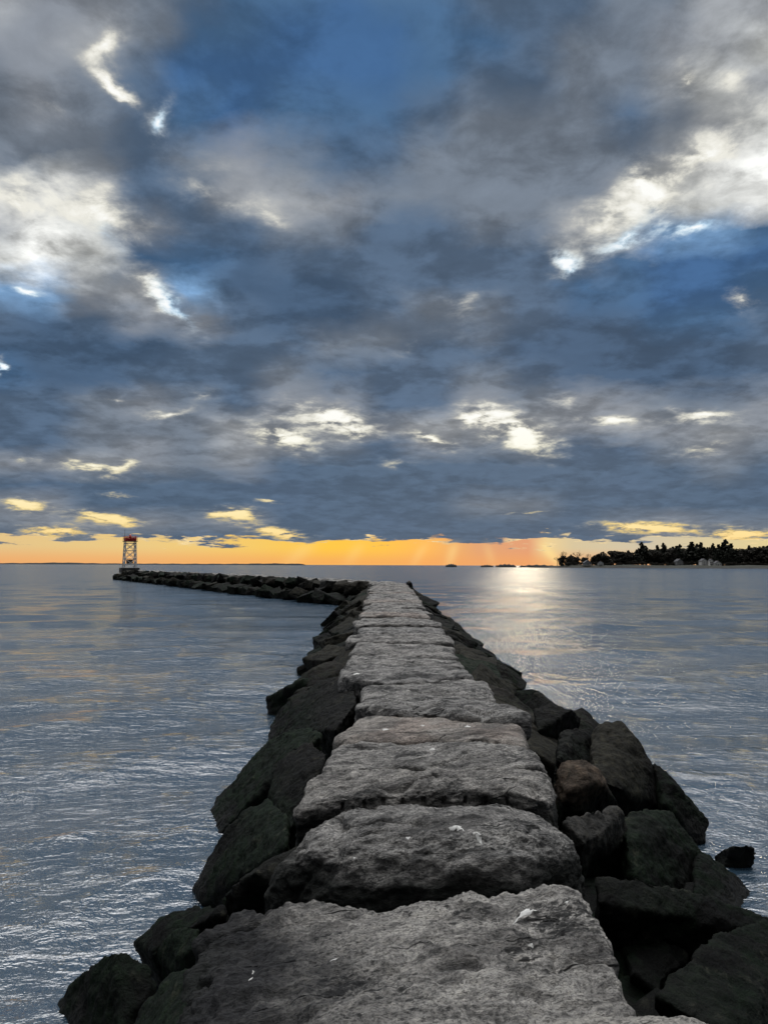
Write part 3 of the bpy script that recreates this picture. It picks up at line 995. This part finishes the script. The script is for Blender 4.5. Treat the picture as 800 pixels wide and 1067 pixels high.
y = 9.9
while y < 57:
    up = crest(y) - 1.33
    far_ = y > 22
    g = 'far' if far_ else 'near'
    put_boulder(1.92 + random.uniform(-.12, .12), y, .55 + up * .8, .85, 'black boulder along the right flank of the straight run, tight against the capstones', 'upper boulders of the right flank', None, .45)
    put_boulder(2.62 + (.22 if y < 14 else 0) + random.uniform(-.15, .2), y + .6 + random.uniform(-.3, .3), .12 + up * .4, .86, 'black boulder at the waterline along the right flank of the straight run', 'waterline boulders of the right flank', None, .6)
    if y > 12.6:
        put_boulder(-1.08 + random.uniform(-.15, .15), y, .52 + up * .8, .86, 'black boulder along the left flank of the straight run, tight against the capstones', 'upper boulders of the left flank', None, -.5)
        put_boulder(-1.22 - (y - 12) * .030 + random.uniform(-.2, .2), y + .6 + random.uniform(-.3, .3), .10 + up * .3, .88, 'black boulder at the waterline along the left flank of the straight run', 'waterline boulders of the left flank', None, -.65)
    y += 1.45
put_boulder(1.95, 57.2, 1.45, .5, 'pointed black boulder standing up at the bend of the breakwater', BG, (0.2, 1.2, .3))
s = 2.0
while s < LEN + .5:
    q = BEND + FD * s
    a = q + FN * (1.75 + random.uniform(-.1, .2))
    b_ = q + FN * (2.9 + random.uniform(-.2, .3)) + FD * .8
    if a.x < -1.5:
        put_boulder(a.x + random.uniform(-.25, .25), a.y + random.uniform(-.3, .3), 1.33 + random.uniform(-.05, .05), random.uniform(.82, 1.0), 'black boulder just under the crest of the far run beyond the bend', 'upper boulders of the far run', (random.uniform(-.35, .35), random.uniform(-.35, .35), random.uniform(0, 6.28)))
    if b_.x < -2.6:
        put_boulder(b_.x + random.uniform(-.3, .3), b_.y + random.uniform(-.4, .4), .40 + random.uniform(-.12, .12), random.uniform(.8, 1.15), 'black boulder at the waterline of the far run beyond the bend', 'waterline boulders of the far run', (random.uniform(-.45, .45), random.uniform(-.45, .45), random.uniform(0, 6.28)))
    s += 1.5
for k in range(9):
    a = -1.9 + k * .48
    v = FD * math.cos(a) + FN * math.sin(a)
    q = TIP + v * 2.9
    put_boulder(q.x, q.y, .5, 1.35, 'black boulder round the foot of the light tower at the breakwater tip', 'boulders at the breakwater tip')

# ------------------------------------------------------------------ small white marks lying on the stones
m_white = plain('chalky_white', (.58, .58, .56), .8, 0, .15, 60)
DG = bpy.context.evaluated_depsgraph_get()


def splat(host, px, py, rx, ry, ang=0., name='bird_dropping', seed=1, parent=True, lift=.0012):
    bv = BVHTree.FromPolygons([host.location + v.co for v in host.data.vertices], [tuple(f.vertices) for f in host.data.polygons])
    o_ = Vector((0, 0, CAM_Z))
    hit = bv.ray_cast(o_, ray(px, py))[0]
    if hit is None: return None
    rs = random.Random(seed)
    ring, V, F = 14, [], []
    for lv, (kk, hh) in enumerate(((1.0, -.002), (.8, lift), (.35, lift * 1.3))):
        for j in range(ring):
            a = 6.283 * j / ring
            r = kk * max(.25, 1 + .45 * math.sin(3 * a + seed) * rs.uniform(.2, 1) + rs.uniform(-.3, .3))
            x, y_ = math.cos(a) * rx * r, math.sin(a) * ry * r
            X = hit.x + x * math.cos(ang) - y_ * math.sin(ang)
            Y = hit.y + x * math.sin(ang) + y_ * math.cos(ang)
            h2 = bv.ray_cast(Vector((X, Y, 2.6)), Vector((0, 0, -1)))[0]
            V.append((X, Y, (h2.z if h2 else hit.z) + hh))
    for lv in range(2):
        for j in range(ring):
            k2 = (j + 1) % ring
            F.append((lv * ring + j, lv * ring + k2, (lv + 1) * ring + k2, (lv + 1) * ring + j))
    F.append(tuple(2 * ring + j for j in range(ring)))
    V = np.array(V) - np.array(hit)
    me = mesh_from(name, V, F)
    o = link(name, me, m_white, loc=hit)
    if parent:
        o.parent = host
        o.location = hit - host.location
    return o


sc_ = splat(c1, 546, 953, .085, .012, .72, 'white_scrap', 4, False, .005)
if sc_: tag(sc_, 'small oblong white scrap lying on the coarse nearest slab', 'scrap')
for i, (h_, x, y_, rx, ry, a) in enumerate([(c2, 476, 861, .045, .02, 0.), (c2, 497, 869, .028, .02, -.5), (c2, 500, 876, .012, .022, .2), (c2, 425, 873, .014, .008, .3), (c2, 369, 894, .008, .008, 0),
                                         (c1, 261, 1021, .012, .006, .8), (c1, 264, 1013, .006, .006, .8), (c1, 348, 1000, .016, .006, .4), (c1, 553, 985, .012, .006, .2), (c1, 590, 940, .01, .006, .2),
                                         (c5, 402, 760, .05, .03, 0), (c5, 440, 756, .02, .03, .5), (c5, 487, 757, .03, .02, .1), (c4, 450, 781, .03, .015, 0), (c8, 372, 702, .05, .04, 0)]):
    splat(h_, x, y_, rx, ry, a, seed=i + 10)

# ------------------------------------------------------------------ light tower
m_steel = plain('white_painted_steel', (.80, .79, .77), .45, 0, .12, 3)
m_red = plain('red_painted_steel', (.62, .045, .035), .45, 0, .2, 4)
m_darkbox = plain('dark_grey_steel', (.05, .05, .055), .5, 0, .3, 4)
m_conc = plain('weathered_concrete', (.07, .068, .066), .9, 0, .35, 2)
m_glass = plain('red_lens', (.35, .02, .02), .15, 0, .1, 3)
tb = Vector((TIP.x - 1.15, TIP.y + .2, 1.3))
tw = empty('light_tower', tb, math.atan2(FD.y, FD.x))
tag(tw, 'white skeleton light tower with a red top at the tip of the breakwater', 'light tower')
MB().box((0, 0, .5), (3.4, 3.4, 1.0), .06).build('plinth', m_conc, tw)
zb, zt = 1.0, 6.15
hw = lambda z: 1.12 - .16 * (z - zb) / (zt - zb)
for sx, sy in ((-1, -1), (1, -1), (1, 1), (-1, 1)):
    MB().bar((sx * hw(zb), sy * hw(zb), zb), (sx * hw(zt), sy * hw(zt), zt), .125, .10, 8).box((sx * hw(zb), sy * hw(zb), zb + .03), (.4, .4, .06)).build('leg', m_steel, tw)
LEV = [1.15, 2.75, 4.35, 5.85]
for z in LEV[1:]:
    mb = MB()
    h = hw(z)
    for a, b in (((-h, -h), (h, -h)), ((h, -h), (h, h)), ((h, h), (-h, h)), ((-h, h), (-h, -h))):
        mb.bar((*a, z), (*b, z), .07)
    mb.build('girt', m_steel, tw)
for z0, z1 in zip(LEV[:-1], LEV[1:]):
    mb = MB()
    h0, h1 = hw(z0), hw(z1)
    for (ax, ay), (bx_, by) in (((-1, -1), (1, -1)), ((1, -1), (1, 1)), ((1, 1), (-1, 1)), ((-1, 1), (-1, -1))):
        mb.bar((ax * h0, ay * h0, z0), (bx_ * h1, by * h1, z1), .055)
        mb.bar((bx_ * h0, by * h0, z0), (ax * h1, ay * h1, z1), .055)
    mb.build('cross_brace', m_steel, tw)
bx = MB().box((0, 0, 2.25), (1.35, 1.1, .72), .04).build('battery_box', m_darkbox, tw)
MB().box((0, -.56, 2.25), (.5, .03, .5), .01).build('hatch', m_darkbox, bx)
MB().box((0, 0, 1.86), (2.1, .12, .1)).box((0, .4, 1.86), (2.1, .12, .1)).build('shelf_beam', m_darkbox, tw)
MB().box((0, 0, 6.2), (2.5, 2.5, .12), .02).build('gallery_deck', m_darkbox, tw)
mb = MB()
for sx in (-1.15, 0, 1.15):
    for sy in (-1.15, 0, 1.15):
        if sx or sy: mb.bar((sx, sy, 6.25), (sx, sy, 7.15), .045)
for z in (6.7, 7.13):
    for a, b in (((-1.15, -1.15), (1.15, -1.15)), ((1.15, -1.15), (1.15, 1.15)), ((1.15, 1.15), (-1.15, 1.15)), ((-1.15, 1.15), (-1.15, -1.15))):
        mb.bar((*a, z), (*b, z), .045)
mb.build('railing', m_red, tw)
mb = MB()
for a in range(4):
    rt = Matrix.Rotation(a * math.pi / 2, 3, 'Z')
    mb.box(rt @ Vector((0, 1.02, 6.62)), (1.9, .05, .7), 0, rt)
mb.build('daymark', m_red, tw)
ln_ = MB().bar((0, 0, 6.26), (0, 0, 7.0), .32, .28, 12).build('lantern', m_red, tw)
MB().bar((0, 0, 7.0), (0, 0, 7.4), .22, .22, 12).build('lens', m_glass, ln_)
MB().bar((0, 0, 7.4), (0, 0, 7.55), .27, .05, 12).build('cap', m_red, ln_)
MB().bar((.9, .9, 7.1), (.9, .9, 8.6), .03).build('antenna', m_darkbox, tw)

# ------------------------------------------------------------------ far shores
m_land = plain('shore_ground', (.035, .037, .028), .95, 0, .5, .05)
m_far = plain('far_headland', (.020, .026, .030), 1.0, 0, .4, .004)
m_shore = plain('shingle_beach', (.045, .04, .036), .95, 0, .5, .1)


def land(name, xs, yc, half, tops, mat, bite=1.0, base=-1.0):
    """a low body of land: cross-sections along x with a rounded back"""
    prof = [(-1, 0), (-.9, .45), (-.62, .85), (0, 1), (.62, .85), (.9, .45), (1, 0)]
    V, F = [], []
    for i, (x, tp) in enumerate(zip(xs, tops)):
        e_ = math.sin(math.pi * i / (len(xs) - 1)) ** .35 if 0 < i < len(xs) - 1 else .02
        for (u, h) in prof:
            V.append((x, yc + u * half * e_ + bite * math.sin(x * .05 + u), base + (tp - base) * h * (1 if e_ > .05 else .2)))
    m_ = len(prof)
    for i in range(len(xs) - 1):
        for j in range(m_ - 1):
            F.append((i * m_ + j, (i + 1) * m_ + j, (i + 1) * m_ + j + 1, i * m_ + j + 1))
    F.append(tuple(range(m_)))
    F.append(tuple((len(xs) - 1) * m_ + j for j in range(m_))[::-1])
    me = mesh_from(name, V, F)
    o = link(name, me, mat)
    tag(o, kind='structure')
    return o


D_I = 1150.0
xi = lambda px, dd=D_I: (px - 400) / F0 * dd
xs = np.linspace(xi(568), xi(1010), 90)
gz = lambda x: 1.6 + 3.2 * min(1, max(0, (x - xi(572)) / 60)) + .6 * math.sin(x * .07)
land('shore', xs, D_I + 60, 95, [gz(x) for x in xs], m_land)
land('beach', np.linspace(xi(545), xi(1000), 80), D_I - 34, 10, [1.15 + .35 * math.sin(x * .06) for x in np.linspace(0, 600, 80)], m_shore)
for (a, b, h) in ((464, 476, 5.2), (500, 514, 3.8), (515.5, 538, 5.0), (540, 580, 4.2)):
    n = 16
    xx = np.linspace(xi(a, 1300), xi(b, 1300), n)
    tp = [h * (.55 + .45 * math.sin(math.pi * j / (n - 1)) + .18 * math.sin(j * 2.1 + a)) for j in range(n)]
    land('islet', xx, 1300, 12, tp, m_far, .5)
xs = np.linspace(-3700, (318 - 400) / F0 * 5200, 160)
tops = []
for j, x in enumerate(xs):
    px = 400 + x / 5200 * F0
    tops.append(7.5 + 5.0 * math.exp(-((px - 60) / 26) ** 2) + 4.0 * math.exp(-((px - 285) / 34) ** 2) + 1.2 * math.sin(j * .9) + .8 * math.sin(j * 2.3))
land('headland', xs, 5300, 160, tops, m_far, 8)

# trees of the right shore
m_bark = plain('bark', (.04, .034, .028), .9, 0, .3, 1)
m_conif = plain('conifer_foliage', (.026, .030, .020), .9, 0, .5, .5)
m_leaf = plain('evergreen_foliage', (.040, .036, .026), .9, 0, .5, .4)
m_twig = plain('bare_twigs', (.060, .048, .040), .95, 0, .3, .5)


def leaf_cloud(centres, n, size, rs):
    V, F = [], []
    for (c, rad) in centres:
        for _ in range(n):
            while True:
                u = Vector((rs.uniform(-1, 1), rs.uniform(-1, 1), rs.uniform(-1, 1)))
                if u.length < 1: break
            q = Vector(c) + Vector((u.x * rad[0], u.y * rad[1], u.z * rad[2]))
            a = Vector((rs.gauss(0, 1), rs.gauss(0, 1), rs.gauss(0, 1))).normalized()
            b = a.orthogonal().normalized()
            c2 = a.cross(b)
            s1, s2 = size * rs.uniform(.6, 1.3), size * rs.uniform(.4, .9)
            k0 = len(V)
            V += [q + b * s1, q + c2 * s2, q - b * s1 * .8, q - c2 * s2]
            F.append((k0, k0 + 1, k0 + 2, k0 + 3))
    return mesh_from('crown', V, F, False)


def conifer(rs, h=14.0):
    cs = []
    nl = 13
    for i in range(nl):
        t_ = i / (nl - 1)
        z = h * (.14 + .84 * t_)
        r = (h * .27) * (1 - t_) ** .7 * rs.uniform(.65, 1.2) + .5
        for j in range(5 if t_ < .75 else 2):
            a = rs.uniform(0, 6.28)
            cs.append(((math.cos(a) * r * .6, math.sin(a) * r * .6, z + rs.uniform(-.3, .3)), (r * .62, r * .62, h * .05)))
    cr = leaf_cloud(cs, 22, .75, rs)
    tk = MB().bar((0, 0, -.5), (rs.uniform(-.2, .2), 0, h * .97), h * .022, .05, 7).mesh('trunk')
    return cr, tk, m_conif


def broad(rs, h=10.0):
    cs = []
    for _ in range(26):
        a = rs.uniform(0, 6.28)
        r = h * .36 * math.sqrt(rs.random())
        cs.append(((math.cos(a) * r, math.sin(a) * r, h * rs.uniform(.10, .88) - r * .15), (h * .15, h * .15, h * .11)))
    cr = leaf_cloud(cs, 70, .52, rs)
    mb = MB().bar((0, 0, -.5), (0, 0, h * .5), h * .03, h * .018, 7)
    for _ in range(5):
        a = rs.uniform(0, 6.28)
        mb.bar((0, 0, h * .35), (math.cos(a) * h * .25, math.sin(a) * h * .25, h * .7), h * .013, h * .004, 5)
    return cr, mb.mesh('trunk'), m_leaf


def bare(rs, h=9.0):
    tk = MB()
    top = Vector((rs.uniform(-.4, .4), 0, h * .5))
    tk.bar((0, 0, -.5), top, h * .025, h * .015, 6)
    tw_ = MB()

    def grow(a, dirv, ln, r, lv):
        b = a + dirv * ln
        tw_.bar(a, b, r, r * .6, 4)
        if lv == 0: return
        for _ in range(3):
            nd = (dirv + Vector((rs.gauss(0, .5), rs.gauss(0, .5), rs.gauss(.1, .35)))).normalized()
            grow(a + dirv * ln * rs.uniform(.6, 1), nd, ln * rs.uniform(.55, .85), r * .62, lv - 1)
    for _ in range(5):
        v = Vector((rs.gauss(0, .6), rs.gauss(0, .6), 1)).normalized()
        grow(Vector((0, 0, h * rs.uniform(.3, .5))), v, h * .22, h * .012, 3)
    return tw_.mesh('crown'), tk.mesh('trunk'), m_twig


PR = {'conifer': [conifer(random.Random(i)) for i in range(4)], 'broad': [broad(random.Random(20 + i)) for i in range(4)], 'bare': [bare(random.Random(40 + i)) for i in range(3)]}
for v in PR.values():
    for cr, tk, mt in v:
        cr.materials.append(mt)
        tk.materials.append(m_bark)
HB = {'conifer': 14.0, 'broad': 10.0, 'bare': 9.0}
NM = {'conifer': 'conifer_tree', 'broad': 'evergreen_tree', 'bare': 'bare_tree'}
LB = {'conifer': 'dark spiky conifer in the tree belt on the right shore', 'broad': 'dark round-crowned tree in the tree belt on the right shore', 'bare': 'leafless tree on the right shore'}
GR = {'conifer': 'conifers on the right shore', 'broad': 'round trees on the right shore', 'bare': 'bare trees on the right shore'}
tr = random.Random(3)


def tree(px, dd, h, kind, label=None, wide=1.0):
    cr, tk, mt = tr.choice(PR[kind])
    x = xi(px, dd)
    root = empty(NM[kind], (x, dd, gz(x) - .5), tr.uniform(0, 6.28))
    s_ = h / HB[kind]
    root.scale = (s_ * wide, s_ * wide, s_)
    tag(root, label or LB[kind], 'tree', GR[kind])
    link('crown', cr, None, root)
    link('trunk', tk, None, root)


YPX = D_I / F0     # metres per photo pixel at the shore
for px, top, kind, lab, wide in [
    (580, 577, 'bare', None, 1.0), (586, 571.5, 'bare', 'reddish leafless tree standing at the left tip of the right shore', 1.0), (592, 577, 'broad', None, 1.0), (602, 570.5, 'bare', None, 1.2), (597, 579, 'broad', None, 1.1),
    (612, 574, 'bare', None, 1.0), (608, 578, 'broad', None, 1.2), (620, 575, 'broad', None, 1.1), (627, 574, 'broad', None, 1.1), (634, 571.5, 'broad', None, 1.3), (642, 571, 'broad', None, 1.4), (650, 572, 'broad', None, 1.3),
    (657, 570, 'bare', None, 1.1), (655, 575, 'broad', None, 1.2), (663, 571, 'conifer', None, 1.3), (668, 563.5, 'conifer', 'tall spiky conifer standing out at the middle of the right shore', 1.1), (673, 568, 'conifer', None, 1.3),
    (679, 569, 'broad', None, 1.2), (684, 567, 'conifer', None, 1.1), (691, 564.5, 'conifer', None, 1.2), (697, 569, 'broad', None, 1.0), (702, 571, 'bare', None, 1.2), (708, 565.5, 'conifer', None, 1.0), (714, 568, 'broad', None, 1.1),
    (720, 563.5, 'conifer', None, 1.4), (726, 565, 'conifer', None, 1.2), (730, 564, 'conifer', None, 1.1), (736, 567, 'broad', None, 1.1), (742, 565, 'conifer', None, 1.2), (748, 566, 'conifer', None, 1.2),
    (755, 561, 'conifer', 'tallest conifer of the right shore, right of the white houses', 1.5), (761, 565, 'conifer', None, 1.3), (767, 568.5, 'broad', None, 1.3), (774, 568, 'broad', None, 1.3), (780, 566.5, 'conifer', None, 1.3),
    (787, 566, 'broad', None, 1.3), (794, 565.5, 'broad', None, 1.3), (800, 567, 'conifer', None, 1.3), (808, 566, 'broad', None, 1.3), (818, 567, 'conifer', None, 1.3), (828, 568, 'broad', None, 1.4), (840, 566, 'conifer', None, 1.3)]:
    dd = D_I + 62 + tr.uniform(-12, 20)
    x = xi(px, dd)
    hz_ = CAM_Z + (587.6 - top) / F0 * dd
    tree(px, dd, hz_ - gz(x) + .5, kind, lab, wide)
for i in range(60):      # the second rank, closing the belt
    px = tr.uniform(588, 860)
    dd = D_I + tr.uniform(70, 110)
    x = xi(px, dd)
    tp = (577 if px < 628 else 572 if px < 662 else 568.5) + tr.uniform(-1.0, 2.5)
    tree(px, dd, CAM_Z + (587.6 - tp) / F0 * dd - gz(x) + .5, 'broad' if tr.random() < .6 else 'bare' if tr.random() < .6 else 'conifer', None, 1.6)
for i in range(84):      # low shrubs before the trees
    px = 584 + i * 3.2 + tr.uniform(-1.5, 1.5)
    dd = D_I + tr.uniform(20, 34)
    x = xi(px, dd)
    tree(px, dd, tr.uniform(3.0, 6.0), 'broad', 'low dark bush at the foot of the tree belt on the right shore', 1.6)

# houses among the trees
m_wallw = plain('white_clapboard', (.80, .79, .77), .7, 0, .06, .5)
m_wallg = plain('grey_shingle', (.30, .30, .31), .8, 0, .2, .5)
m_roof = plain('slate_roof', (.075, .075, .08), .8, 0, .3, .5)
m_win = plain('window_glass', (.03, .035, .045), .15, 0, .2, .3)
m_brick = plain('brick', (.20, .09, .06), .9, 0, .3, 2)


def house(px, dd, w, dp, h, mat, label, rz=0., name='house'):
    x = xi(px, dd)
    r = empty(name, (x, dd, gz(x) - .6), rz)
    tag(r, label, 'house')
    mb = MB()
    mb.box((0, 0, h / 2), (w, dp, h))
    rise = w * .36
    for sy in (-1, 1):
        y_ = sy * dp / 2
        vs = [mb.bm.verts.new(q) for q in ((-w / 2, y_, h), (w / 2, y_, h), (0, y_, h + rise))]
        mb.bm.faces.new(vs)
    mb.build('wall', mat, r)
    rb = MB()
    for sx in (-1, 1):
        a, b = Vector((sx * (w / 2 + .5), 0, h - .36)), Vector((0, 0, h + rise + .02))
        mid = (a + b) / 2
        ang = math.atan2(b.z - a.z, b.x - a.x)
        rb.box((mid.x, 0, mid.z + .12), ((b - a).length, dp + 1.0, .22), 0, Matrix.Rotation(-ang, 3, 'Y'))
    rf = rb.build('roof', m_roof, r)
    MB().box((w * .22, dp * .2, h + rise * .9), (.9, .9, 2.2)).build('chimney', m_brick, rf)
    for fl in range(2 if h > 5 else 1):
        for k in (-1, 0, 1):
            if fl == 0 and k == 0: continue
            wn = MB().box((k * w * .30, -dp / 2 - .03, 1.7 + fl * 2.8), (1.3, .1, 1.6)).build('window', m_wallw, r)
            MB().box((k * w * .30, -dp / 2 - .09, 1.7 + fl * 2.8), (1.05, .06, 1.35)).build('pane', m_win, wn)
    MB().box((0, -dp / 2 - .04, 1.15), (1.3, .1, 2.3)).build('door', m_roof, r)


house(731.5, D_I + 14, 9, 9, 6.2, m_wallw, 'white gabled house, tallest and leftmost of the white houses before the tall conifers', .12)
house(739.5, D_I + 18, 5, 8, 7.6, m_wallw, 'narrow white house between two wider white houses on the right shore', -.1)
house(746, D_I + 12, 10, 8, 3.4, m_wallw, 'long low white house right of the narrow one on the right shore', .05)
house(706, D_I + 20, 10, 9, 6.0, m_wallg, 'grey shingled house among thin trees at the middle of the right shore', .2)
house(625, D_I + 12, 8, 8, 3.2, m_wallw, 'small white cottage alone near the left end of the right shore', -.15)
house(611, D_I + 10, 11, 8, 2.8, m_wallg, 'low grey house by the bare trees at the left end of the right shore', .1)

# ------------------------------------------------------------------ render settings
scn.render.engine = 'CYCLES'
vs_ = scn.view_settings
vs_.view_transform = 'Standard'
vs_.look = 'None'
vs_.exposure = 0.0
vs_.gamma = 1.0
vs_.use_curve_mapping = False
cy = scn.cycles
cy.max_bounces = 6
cy.diffuse_bounces = 3
cy.glossy_bounces = 3
cy.transmission_bounces = 2
cy.caustics_reflective = False
cy.caustics_refractive = False
cy.sample_clamp_indirect = 4.0
cy.use_denoising = True
cy.denoiser = 'OPENIMAGEDENOISE'
